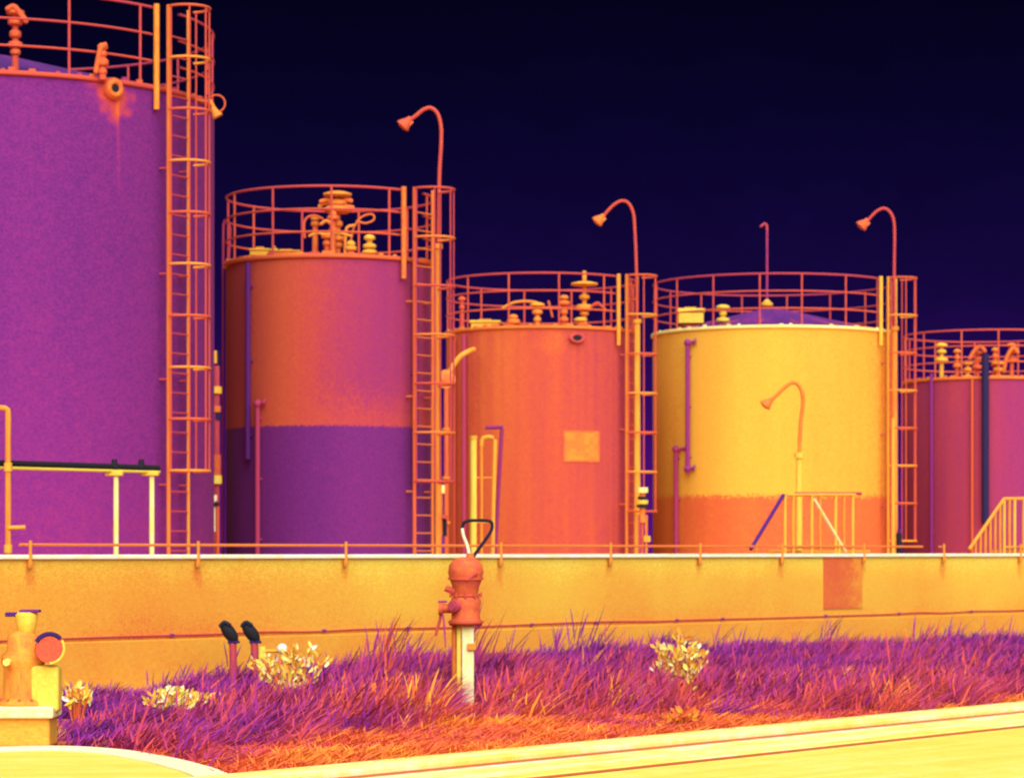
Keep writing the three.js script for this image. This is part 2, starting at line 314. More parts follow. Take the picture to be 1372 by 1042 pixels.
const T1 = { cx: -15, a: 300, rim: 145, Z: 45, rise: 0.85, gain: 0.95, roofT: 0.23, rimT: 0.50, clips: 34, railT: 0.47, ladT: 0.60, rungT: 0.48, cageT: 0.54, lad: 60 * D, ladW: 0.5, cageR: 0.33, hoopStep: 0.78, postStep: 20, post0: 9.6, rails: [1.2, 0.79, 0.39],
  label: 'tallest tank, purple shell, cut off at the left edge',
  heat: (a, y) => { const dx = (a - vd(T1, 150)) * 3.55, dy = y - 8.37;
    let t = 0.308 + cyl(a, y, 3, 0.3);
    t += 0.17 * sm(0.36, 0.1, Math.hypot(dx * 0.75, dy) + 0.35 * noise(a * 30, y * 7));                 // warm run-off under the port
    t += 0.10 * sm(0.05, 0.0, Math.abs(dx - 0.1 + 0.05 * noise(y, 7))) * sm(6.8, 8.2, y + noise(a * 60, y * 2));
    t += 0.03 * sm(3.4, 1.2, y + 1.0 * noise(a * 5, y) + 2.4 * noise(a * 90, y * 30)); return t; } };
const T2 = { cx: 443, a: 140, rim: 356, Z: 49, rise: 0.12, roofT: 0.5, rimT: 0.56, clips: 22, railT: 0.50, ladT: 0.55, rungT: 0.60, cageT: 0.49, lad: 56 * D, ladW: 0.52, cageR: 0.36, hoopStep: 0.82, postStep: 32.7, post0: 4, rails: [1.15, 0.77, 0.39],
  label: 'narrow tank, orange and magenta above a straight line and purple below',
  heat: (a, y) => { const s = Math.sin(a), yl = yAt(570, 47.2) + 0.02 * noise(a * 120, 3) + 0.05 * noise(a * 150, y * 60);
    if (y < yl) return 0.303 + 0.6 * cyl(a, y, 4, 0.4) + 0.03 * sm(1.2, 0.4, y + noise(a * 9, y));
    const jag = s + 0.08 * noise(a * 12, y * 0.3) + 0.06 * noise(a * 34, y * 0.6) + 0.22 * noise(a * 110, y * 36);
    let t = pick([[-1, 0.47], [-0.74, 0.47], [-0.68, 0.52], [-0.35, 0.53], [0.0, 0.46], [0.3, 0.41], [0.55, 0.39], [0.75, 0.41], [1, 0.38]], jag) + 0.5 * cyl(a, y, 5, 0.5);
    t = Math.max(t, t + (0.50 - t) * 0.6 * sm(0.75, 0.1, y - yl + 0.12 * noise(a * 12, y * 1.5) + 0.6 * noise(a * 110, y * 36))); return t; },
  pipes: [[338, 352, 615, 0.045, 0.24], [350, 535, 748, 0.042, 0.42, [[541, 0.12]]], [551, 348, 655, 0.04, 0.20]] };
const T3 = { cx: 725, a: 127, rim: 447, Z: 62, rise: 0.14, roofT: 0.55, rimT: 0.60, clips: 24, railT: 0.51, ladT: 0.62, rungT: 0.56, cageT: 0.54, lad: 60 * D, ladW: 0.5, cageR: 0.36, hoopStep: 0.84, postStep: 30, post0: 10, rails: [1.13, 0.76, 0.38],
  label: 'red-orange tank with a lighter square plate on its shell',
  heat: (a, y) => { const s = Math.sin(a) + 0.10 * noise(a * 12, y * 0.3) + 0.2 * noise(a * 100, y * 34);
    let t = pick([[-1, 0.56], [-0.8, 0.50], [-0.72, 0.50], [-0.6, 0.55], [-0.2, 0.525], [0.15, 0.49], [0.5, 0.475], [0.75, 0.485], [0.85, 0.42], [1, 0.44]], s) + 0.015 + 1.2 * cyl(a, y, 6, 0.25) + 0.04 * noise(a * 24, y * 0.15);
    { const dx = a - 0.13, dy = y - 6.02; t += 0.035 * sm(0.34, 0.12, Math.hypot(dx * 1.6, dy) + 0.22 * noise(a * 100, y * 34)); } return t; } };
const T4 = { cx: 1035, a: 160, rim: 449, Z: 65, rise: 0.62, cageLow: 1.75, gain: 0.94, roofT: 0.27, ribs: true, rimT: 0.93, clips: 16, railT: 0.49, ladT: 0.68, rungT: 0.44, cageT: 0.54, lad: 62 * D, ladW: 0.5, cageR: 0.36, hoopStep: 0.84, postStep: 22.7, post0: 8.5, rails: [1.15, 0.77, 0.39],
  label: 'wide bright yellow tank, orange below its low level line',
  heat: (a, y) => { const s = Math.sin(a) + 0.1 * noise(a * 10, y * 0.3) + 0.2 * noise(a * 100, y * 30), yl = yAt(664, 62.3) + 0.05 * noise(a * 60, 3) + 0.16 * noise(a * 140, y * 50);
    if (y < yl) return 0.572 + 0.8 * cyl(a, y, 7, 0.8) + 0.03 * sm(-0.6, -0.9, s);
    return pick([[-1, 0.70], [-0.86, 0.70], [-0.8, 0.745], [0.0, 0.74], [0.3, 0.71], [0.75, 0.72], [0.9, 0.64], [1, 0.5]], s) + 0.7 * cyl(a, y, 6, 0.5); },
  pipes: [[926, 456, 634, 0.05, 0.36, [[459, 0.16], [628, 0.14]]], [911, 597, 742, 0.05, 0.40, [[602, 0.2]]]] };
const T5 = { cx: 1325, a: 113, rim: 512, Z: 70, rise: 0.12, roofT: 0.5, rimT: 0.60, clips: 30, railT: 0.53, ladT: 0.56, rungT: 0.52, cageT: 0.52, lad: 72 * D, ladW: 0.5, cageR: 0.36, hoopStep: 0.84, postStep: 30.5, post0: -3, rails: [1.14, 0.76, 0.38],
  label: 'farthest tank, magenta red, at the right edge of the picture',
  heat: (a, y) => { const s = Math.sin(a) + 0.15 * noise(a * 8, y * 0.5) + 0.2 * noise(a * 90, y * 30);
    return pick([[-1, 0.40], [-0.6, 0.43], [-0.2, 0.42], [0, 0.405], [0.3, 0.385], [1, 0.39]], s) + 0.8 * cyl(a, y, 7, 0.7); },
  pipes: [[1321, 474, 702, 0.09, 0.10], [1304, 506, 742, 0.03, 0.55], [1252, 500, 742, 0.04, 0.33]] };
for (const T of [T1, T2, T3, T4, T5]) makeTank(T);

// tank 1: port below the rim, bits on the roof edge, gadget on the ladder cage
{
  const a = vd(T1, 150), Zp = T1.Z - T1.r * Math.cos(a), y = yAt(119, Zp), g = sub('port', T1.group, 'orange port ring with a black hole below the rim');
  g.position.set(Math.sin(a) * T1.r, y, Math.cos(a) * T1.r); g.rotation.y = a;
  mesh('port_ring', new THREE.TorusGeometry(0.10, 0.045, 10, 24).translate(0, 0, 0.06), G(0.60), g);
  mesh('port_collar', new THREE.CylinderGeometry(0.16, 0.17, 0.06, 24).rotateX(Math.PI / 2).translate(0, 0, 0.03), G(0.54), g);
  mesh('port_hole', new THREE.CylinderGeometry(0.062, 0.062, 0.05, 20).rotateX(Math.PI / 2).translate(0, 0, 0.065), M(0.01), g);
  ventStack(T1, 137, 62, 14, 0.58, [[72, 12, 8], [84, 16, 10], [96, 12, 8]], 2.9);
  ventStack(T1, 20, 16, 24, 0.57, [[30, 20, 8], [46, 16, 10], [60, 20, 8], [70, 14, 8]], 3.0);
  goose(T1, [[10, 12], [18, 9], [26, 18], [34, 28]], 0.045, 0.56, 3.1);
  goose(T1, [[128, 96], [131, 80], [134, 66], [140, 60]], 0.04, 0.57, 2.95);
  const q = yAt(150, 43.4), w = sub('flood_light', T1.group, 'small yellow lamp with a curved cable on the cage side');
  const p = V((288 - HX) / F * 43.4 - T1.group.position.x, q, T1.Z - 43.4); w.position.copy(p);
  mesh('lamp_body', mergeGeometries([new THREE.CylinderGeometry(0.035, 0.085, 0.16, 12).rotateZ(0.5), new THREE.CylinderGeometry(0.03, 0.03, 0.14, 8).rotateZ(0.5).translate(-0.05, 0.12, 0)]), G(0.66), w);
  mesh('cable_loop', new THREE.TorusGeometry(0.13, 0.014, 8, 28, 4.6).rotateZ(-2.3).translate(0.02, 0.13, 0), G(0.54), w);
  mesh('lamp_bracket', bar(V(-0.30, 0.2, -0.1), V(-0.03, 0.14, 0), 0.018, 6), G(0.58), w);
}
// tank 2 roof
ventStack(T2, 452, 260, 38, 0.66, [[272, 26, 8], [281, 36, 9], [300, 14, 8], [320, 20, 7], [328, 14, 8]], 0.3, 'tall flanged vent with a flat plate cap');
ventStack(T2, 495, 318, 15, 0.78, [[330, 18, 6], [338, 20, 6]], 0.8);
ventStack(T2, 422, 292, 12, 0.66, [[300, 12, 6]], 0.1);
ventStack(T2, 438, 316, 16, 0.62, [[326, 12, 6]], 0.5);
goose(T2, [[408, 318], [407, 300], [412, 291], [422, 289], [432, 293]], 0.022, 0.56, 0.3);
goose(T2, [[470, 322], [474, 305], [484, 291], [498, 287], [501, 294], [490, 299], [478, 296]], 0.018, 0.60, 0.4);
goose(T2, [[428, 276], [436, 272], [452, 276]], 0.035, 0.66, 0.3);
roofBox(T2, 334, 362, 334, 344, 0.78, 0.7); roofBox(T2, 362, 404, 337, 344, 0.72, 1.2); roofBox(T2, 362, 372, 333, 341, 0.84, 1.35);
goose(T2, [[430, 300], [437, 296], [444, 302], [445, 318], [446, 338]], 0.03, 0.62, 0.6);
goose(T2, [[462, 340], [463, 312], [466, 304], [474, 302]], 0.026, 0.64, 0.5);
goose(T2, [[414, 316], [424, 312], [436, 314], [452, 312], [470, 316]], 0.02, 0.70, 0.9);
ventStack(T2, 470, 326, 12, 0.72, [[333, 16, 6]], 1.1);
ventStack(T2, 446, 286, 10, 0.60, [[292, 16, 6], [308, 12, 6]], 0.5);
for (const [a, b, y] of [[430, 446, 268], [456, 470, 268], [458, 472, 277]]) goose(T2, [[a, y + 2], [(a + b) / 2, y], [b, y + 1]], 0.04, 0.60, 0.35);
{ // thin pipe loop at the far left of tank 2
  const Z = 49.2, x = px => (px - HX) / F * Z - T2.group.position.x, y = py => yAt(py, Z);
  const m = mesh('drain_pipe', capped([V(x(306), y(352), -0.2), V(x(308), y(310), -0.2), V(x(306), y(300), -0.2), V(x(301), y(299), -0.2), V(x(299), y(306), -0.2), V(x(298.5), y(420), -0.2), V(x(298.5), y(600), -0.2), V(x(298.5), 0.05, -0.2)], 0.022, 120), G(0.42), T2.group);
}
// tank 3 roof and shell
ventStack(T3, 783, 380, 36, 0.70, [[370, 6, 14], [398, 14, 6], [412, 22, 8], [420, 12, 5]], 0.1, 'flanged vent with a broad flat cap');
ventStack(T3, 720, 408, 20, 0.70, [[418, 14, 6], [428, 10, 6]], 0.9, 'stubby vent with a flared cap');
ventStack(T3, 756, 398, 12, 0.62, [[406, 16, 6], [418, 10, 6], [428, 12, 6]], 0.8);
ventStack(T3, 778, 428, 18, 0.74, [[434, 10, 5]], 1.5);
ventStack(T3, 688, 424, 12, 0.66, [[431, 18, 7]], 1.2);
ventStack(T3, 619, 400, 10, 0.55, [[412, 8, 5]], 0.2);
roofBox(T3, 629, 671, 430, 443, 0.78, 1.25);
goose(T3, [[674, 412], [690, 405], [712, 404], [728, 409]], 0.03, 0.64, 0.5);
goose(T3, [[735, 404], [738, 415], [740, 424]], 0.025, 0.58, 0.5);
goose(T3, [[790, 412], [800, 406], [806, 410], [812, 416]], 0.03, 0.52, 0.2);
{
  const g0 = vd(T3, 755), g1 = vd(T3, 803), Zp = T3.Z - T3.r * 0.9, y0 = yAt(619, Zp), y1 = yAt(577, Zp);
  const pm = tex(64, 64, (u, v) => 0.625 + 0.05 * noise(u * 8, v * 8) - 0.06 * sm(0.09, 0.0, Math.min(u, 1 - u, v, 1 - v) + 0.06 * noise(u * 30, v * 30)), 0.05, 31);
  mesh('patch_plate', new THREE.CylinderGeometry(T3.r + 0.012, T3.r + 0.012, y1 - y0, 16, 1, false, g0, g1 - g0).translate(0, (y0 + y1) / 2, 0), M(0.62, 0.9, pm), T3.group, null, 'lighter orange square plate');
  const a = vd(T3, 772), Zq = T3.Z - T3.r * Math.cos(a), g = sub('port', T3.group, 'small port with a black hole below the rim');
  g.position.set(Math.sin(a) * T3.r, yAt(453, Zq), Math.cos(a) * T3.r); g.rotation.y = a;
  mesh('port_ring', new THREE.TorusGeometry(0.11, 0.04, 10, 24).scale(1.25, 0.75, 1).translate(0, 0, 0.05), G(0.48), g);
  mesh('port_hole', new THREE.CylinderGeometry(0.11, 0.11, 0.05, 20).rotateX(Math.PI / 2).scale(1.1, 0.6, 1).translate(0, 0, 0.05), M(0.02), g);
  // foam pipe at the left flank: a curved neck, a round chamber and a riser
  const fp = sub('foam_pipe', T3.group, 'curved orange neck with a round chamber on the left flank'), Zf = 59.6;
  const P = (px, py, dz = 0) => V((px - HX) / F * Zf - T3.group.position.x, yAt(py, Zf), T3.Z - Zf + dz);
  mesh('neck', capped([P(634, 466, -0.5), P(626, 471, -0.1), P(616, 478), P(607, 490), P(601, 501)], 0.055), G(0.70), fp);
  mesh('chamber', new THREE.SphereGeometry(0.17, 18, 14).scale(1, 1.05, 0.6).translate(...P(597, 508).toArray()), G(0.60), fp);
  mesh('chamber_flange', new THREE.CylinderGeometry(0.2, 0.2, 0.04, 20).rotateX(1.4).translate(...P(597.5, 508).toArray()), G(0.64), fp);
  mesh('riser', bar(P(598, 515), V(P(598, 515).x, 0.03, P(598, 515).z), 0.05, 12), G(0.56), fp);
  for (const py of [575, 640, 700]) mesh('riser_flange', new THREE.CylinderGeometry(0.09, 0.09, 0.05, 14).translate(...P(598, py).toArray()), G(0.62), fp);
  // service pipes on the left flank
  for (const [px, py0, rad, t] of [[613, 452, 0.035, 0.49], [626, 448, 0.05, 0.42]]) { const q = vd(T3, px), R = T3.r + rad + 0.04, Zr = T3.Z - R * Math.cos(q); mesh('pipe', bar(V(Math.sin(q) * R, 0.03, Math.cos(q) * R), V(Math.sin(q) * R, yAt(py0, Zr), Math.cos(q) * R), rad, 10), M(t), T3.group); }
}
// tank 4 roof
roofBox(T4, 906, 944, 414, 434, 0.86, 1.2); ventStack(T4, 969, 411, 18, 0.82, [[420, 10, 6], [429, 18, 6]], 1.6, 'pale vent with a flat cap');
ventStack(T4, 1028, 404, 9, 0.74, [[408, 16, 6]], 0.05);
{
  const q = roofPos(T4, 1028, 0.0), y0 = T4.H + T4.rise, y1 = yAt(308, q.Zp), g = sub('mast', T4.group, 'thin red mast with a hooked tip');
  mesh('mast_pole', bar(V(q.x, y0 - 0.1, q.z), V(q.x, y1, q.z), 0.028), G(0.40), g);
  mesh('mast_tip', capped([V(q.x, y1, q.z), V(q.x - 0.01, y1 + 0.1, q.z), V(q.x - 0.06, y1 + 0.14, q.z), V(q.x - 0.14, y1 + 0.08, q.z)], 0.03), G(0.46), g);
}
// tank 5 roof
for (const [px, py, w, t, fr] of [[1262, 462, 16, 0.80, 0.9], [1283, 470, 10, 0.62, 0.8], [1297, 486, 14, 0.70, 1.0], [1310, 472, 14, 0.58, 0.6], [1334, 468, 10, 0.62, 0.9], [1338, 486, 16, 0.70, 1.1], [1356, 462, 14, 0.60, 0.7]])
  ventStack(T5, px, py, w, t, [[py + 9, w * 0.8, 5], [py + 20, w * 1.1, 6]], fr);
goose(T5, [[1300, 480], [1306, 470], [1314, 464], [1320, 470]], 0.05, 0.58, 0.8);
goose(T5, [[1345, 498], [1350, 478], [1358, 466], [1364, 472]], 0.05, 0.6, 0.9);

// ---------------------------------------------------------------- gooseneck lamps
function gooseLamp(Z, pole, top, head, hs, baseR, tPole, tArm, tHead, label) {
  const P = (px, py) => V((px - pole[0]) / F * Z, yAt(py, Z), 0);
  const lamp = thing('gooseneck_lamp', label, 'lamp', [(pole[0] - HX) / F * Z, 0, -Z], 0, 'gooseneck lamps over the tanks');
  const yb = yAt(pole[1], Z);
  mesh('pole', new THREE.CylinderGeometry(baseR * 0.8, baseR, yb, 14).translate(0, yb / 2, 0), G(tPole), lamp);
  mesh('collar', new THREE.CylinderGeometry(baseR * 1.25, baseR * 1.25, 0.08, 14).translate(0, yb, 0), G(tPole), lamp);
  const pts = [V(0, yb - 0.05, 0), ...top.map(p => P(...p)), P(head[0] + 7 * hs, head[1] - 5 * hs)];
  mesh('arm', capped(pts, 0.032, 80, 10), G(tArm), lamp);
  const h = sub('lamp_head', lamp); const c = P(...head); h.position.copy(c); h.rotation.z = -0.75; const k = Z / F * hs * 1.2;
  mesh('housing', lathe([[0.001, 9 * k], [2.6 * k, 8.6 * k], [3.4 * k, 5 * k], [6.5 * k, 0], [8 * k, -3.5 * k], [8.2 * k, -5 * k]], 18), G(tHead), h);
  mesh('lens', lathe([[0.001, -7 * k], [4 * k, -6.5 * k], [7.4 * k, -4.6 * k], [7.4 * k, -4 * k], [0.001, -4 * k]], 18), G(tHead + 0.06), h);
  mesh('lamp_stud', box(3 * k, 6 * k, 3 * k, 4.5 * k, 4 * k, 0), G(tHead + 0.05), h);
  return lamp;
}
gooseLamp(48.2, [587, 330], [[588.5, 240], [591, 190], [590.5, 168], [586, 152], [577, 144.5], [567, 147], [557, 155]], [543, 165], 1, 0.062, 0.64, 0.49, 0.52, 'tallest gooseneck lamp, rising beside the narrow two-tone tank');
gooseLamp(60.6, [854, 430], [[852.5, 350], [850.5, 305], [848.5, 285], [842, 272], [833, 269], [823, 274], [813, 284]], [803, 294], 0.85, 0.075, 0.70, 0.51, 0.60, 'gooseneck lamp between the red-orange tank and the yellow tank');
gooseLamp(63.6, [1199, 440], [[1198.5, 370], [1199, 315], [1197.5, 294], [1192, 283], [1184, 279], [1175, 283], [1166, 292]], [1157, 300], 0.85, 0.08, 0.66, 0.47, 0.55, 'gooseneck lamp at the right flank of the yellow tank');
gooseLamp(44.2, [1071, 610], [[1073, 570], [1076, 542], [1075, 525], [1069, 514.5], [1062, 512.5], [1054, 517], [1044, 526]], [1028, 540], 0.85, 0.06, 0.80, 0.62, 0.60, 'low gooseneck lamp seen against the yellow tank');

// ---------------------------------------------------------------- pipe stand at the left, in front of the tallest tank
{
  const off = -0.75, P = (px, py) => at(px, py, wallZ(px, off));
  const o = P(120, 700), st = thing('pipe_stand', 'black horizontal pipe carried on pale yellow posts at the left', 'pipe', [o.x, 0, o.z]);
  const L = v => v.sub(V(o.x, 0, o.z));
  mesh('black_pipe', bar(L(P(-40, 619)), L(P(212, 627)), 0.034, 12), M(0.0), st, null, 'cold black pipe');
  mesh('support_beam', bar(L(P(-40, 625.5)), L(P(213, 632)), 0.02, 8), G(0.86), st);
  for (const px of [155, 203]) { const a = L(P(px, 633)); mesh('support_post', bar(V(a.x, 0.02, a.z), a, 0.030, 10), G(0.92), st); mesh('saddle', rbox(0.20, 0.055, 0.12, 0.012, a.x - 0.02, a.y - 0.01, a.z), G(0.80), st); }
  for (const px of [153, 189]) { const a = L(P(px, 621)); mesh('pipe_clamp', new THREE.CylinderGeometry(0.03, 0.045, 0.10, 10).translate(a.x, a.y, a.z), M(0.02), st); }
  const st2 = thing('bent_pipe', 'tall orange pipe with an elbow at the far left edge', 'pipe', [P(15, 700).x, 0, P(15, 700).z + 0.22]);
  const t0 = P(15, 548);
  mesh('upright', capped([V(-0.30, t0.y, 0), V(-0.05, t0.y, 0), V(-0.012, t0.y - 0.015, 0), V(0, t0.y - 0.06, 0), V(0, t0.y - 0.4, 0), V(0, t0.y * 0.5, 0), V(0, 0.02, 0)], 0.032, 100, 10), G(0.66), st2);
  mesh('handle', bar(V(0, yAt(707, 30.2), 0.02), V(0.19, yAt(706, 30.2), 0.02), 0.024, 8), G(0.68), st2);
  for (const py of [625, 735]) mesh('coupling', new THREE.CylinderGeometry(0.045, 0.045, 0.09, 12).translate(0, yAt(py, 30.4), 0), G(0.72), st2);
}

// ---------------------------------------------------------------- pipework standing in the gaps between the tanks
function gapStack(px, Z, label, list, name = 'standpipe') {
  const g = thing(name, label, 'pipe', [(px - HX) / F * Z, 0, -Z]);
  for (const [part, dx, py0, py1, w, t] of list) {
    const y0 = Math.max(0.02, yAt(py1, Z)), y1 = yAt(py0, Z), r = w / F * Z / 2;
    const geo = part === 'box' || part === 'junction_box' ? rbox(2 * r, y1 - y0, 2 * r, 0.012) : new THREE.CylinderGeometry(r, r, y1 - y0, 14);
    mesh(part, geo, t < 0.1 ? M(t) : G(t), g, [dx / F * Z, (y0 + y1) / 2, 0]);
  }
  return g;
}
gapStack(290, 56, 'slim standpipe with yellow flanges between the tallest and the two-tone tank', [['pipe', 0, 490, 780, 8, 0.44], ['junction_box', -4, 470, 487, 9, 0.7], ['pipe', 2, 470, 520, 3, 0.05], ['flange', 0, 518, 527, 14, 0.78], ['flange', 0, 544, 552, 11, 0.60], ['valve', 1, 553, 563, 9, 0.1], ['flange', 0, 609, 640, 11, 0.56], ['flange', 0, 637, 648, 14, 0.88]]);
gapStack(286, 46, 'short white pipe with a dark cap at the foot of the standpipe gap', [['pipe', 0, 668, 712, 5, 0.97], ['flange', 0, 663, 671, 9, 0.97], ['pipe_cap', 3, 673, 678, 9, 0.02], ['pipe', 5, 678, 790, 5, 0.56], ['foot', 0, 711, 800, 3, 0.5]]);
gapStack(591, 58, 'post with a pale box in the gap left of the red-orange tank', [['pipe', 0, 660, 770, 4, 0.6], ['junction_box', 0, 650, 661, 10, 0.93], ['bottle', -6, 695, 718, 6, 0.03], ['bottle', 5, 695, 718, 6, 0.04], ['bracket', 0, 690, 694, 18, 0.5], ['foot', 0, 718, 790, 10, 0.3]]);
gapStack(861, 60, 'stacked pale and dark fittings in the gap right of the red-orange tank', [['flange', 0, 653, 660, 15, 0.92], ['flange', 0, 665, 669, 13, 0.03], ['flange', 0, 670, 675, 15, 0.80], ['flange', 0, 676, 680, 16, 0.02], ['pipe', 0, 660, 700, 8, 0.62], ['pipe', -4, 690, 780, 4, 0.45], ['pipe', 5, 690, 780, 4, 0.60], ['junction_box', 6, 718, 726, 9, 0.70], ['pipe', 0, 700, 790, 3, 0.56]]);
gapStack(1205, 60, 'small black canister at the right foot of the yellow tank', [['canister', 0, 714, 742, 8, 0.0], ['canister_cap', 0, 709, 715, 5, 0.2], ['pipe', -8, 560, 790, 4, 0.72], ['foot', 0, 742, 790, 6, 0.3]]);

// yellow pipe loop and leaning red frame in front of the red-orange tank
{
  const Z = 50, P = (px, py, z = 0) => V((px - 648) / F * Z, yAt(py, Z), z);
  const g = thing('pipe_loop', 'yellow upright pipe loop standing before the red-orange tank', 'pipe', [(648 - HX) / F * Z, 0, -Z]);
  mesh('wide_pipe', bar(P(634, 587), V(P(634, 0).x, 0.02, 0), 0.062, 14), G(0.86), g, null, 'thick pale yellow pipe');
  mesh('pipe_top', new THREE.CylinderGeometry(0.075, 0.075, 0.06, 14).translate(...P(634, 586).toArray()), G(0.72), g);
  mesh('inner_pipe', bar(P(645, 590), V(P(645, 0).x, 0.02, 0), 0.028, 10), G(0.66), g);
  mesh('loop', capped([P(645, 596), P(646, 588), P(651, 585.5), P(658, 585.5), P(662, 588), P(663, 596), P(661, 680), V(P(659, 0).x, 0.03, 0)], 0.036, 90, 10), G(0.72), g);
  for (const py of [640, 700]) mesh('tie', bar(P(634, py), P(662, py), 0.018, 6), G(0.66), g);
  const h = thing('leaning_frame', 'dull purple bracket leaning behind the yellow pipe loop', 'frame', [(660 - HX) / F * 52, 0, -52]);
  const Q = (px, py) => V((px - 660) / F * 52, yAt(py, 52), 0);
  mesh('top_bar', bar(Q(650, 573), Q(674, 572), 0.034, 8), M(0.36), h);
  mesh('leg', bar(Q(672.5, 574), V(Q(657, 0).x, 0.02, 0), 0.036, 8), M(0.38), h);
}

// ---------------------------------------------------------------- step-over stairs behind the wall
function stile(label, px0, px1, topPy, legs, diagL, diagR, dark) {
  const off = -0.55, P = (px, py, n = 0) => at(px, py, wallZ(px, off + n));
  const o = P((px0 + px1) / 2, 700), g = thing('step_over_stair', label, 'stairs', [o.x, 0, o.z]), L = v => v.clone().sub(V(o.x, 0, o.z));
  const A = P(px0, topPy), B = P(px1, topPy);
  mesh('top_rail', bar(L(A), L(B), 0.024), G(0.72), g);
  mesh('top_rail', bar(L(P(px0 + 14, topPy - 2, -0.5)), L(P(px1 + 8, topPy - 2, -0.5)), 0.022), M(0.44), g);
  mesh('lower_rail', bar(L(P(px0, 733)), L(P(px1, 733)), 0.02), G(0.68), g);
  for (const [px, t] of legs) { const a = L(P(px, topPy)); mesh('baluster', bar(V(a.x, 0.02, a.z), a, 0.024), G(t), g); }
  if (diagL) { const a = L(P(diagL[0], topPy)), b = L(P(diagL[1], 736)); mesh('slope_rail', bar(a, b, 0.028), diagL[2] ? M(0.22) : G(0.68), g); for (const f of diagL[3] || []) { const p = a.clone().lerp(b, f); mesh('baluster', bar(V(p.x, 0.02, p.z), p, 0.022), G(0.66), g); } }
  if (diagR) { const a = L(P(diagR[0], topPy + 6)), b = L(P(diagR[1], 739)); mesh('slope_rail', bar(a, b, 0.026), G(diagR[2]), g); const p = a.clone().lerp(b, 0.8); mesh('baluster', bar(V(p.x, 0.02, p.z), p, 0.022), G(0.8), g); }
  mesh('platform', rbox(A.distanceTo(B), 0.05, 0.6, 0.01), G(0.70), g, L(P((px0 + px1) / 2, 739, -0.3))).rotation.y = wTurn;
  for (let k = 0; k < 4; k++) { const m = mesh('tread', rbox(0.26, 0.04, 0.6, 0.01), G(0.66), g, L(P(px0 - 4 - k * 10, 739, -0.3)).setY(1.3 - k * 0.33)); m.rotation.y = wTurn; }
  return g;
}
stile('step-over stair with yellow balusters in front of the yellow tank', 1052, 1146, 663, [[1052, 0.74], [1063, 0.70], [1088, 0.76], [1099, 0.66], [1120, 0.76], [1131, 0.66], [1143, 0.74]], [1050, 1006, true, [0.84]], [1091, 1133, 0.95]);
stile('step-over stair with a sloping baluster rail at the right edge', 1346, 1400, 668, [[1346, 0.76], [1353, 0.66], [1360, 0.78], [1372, 0.7], [1385, 0.7], [1398, 0.7]], [1346, 1299, false, [0.12, 0.26, 0.4, 0.54, 0.68, 0.82]], null);

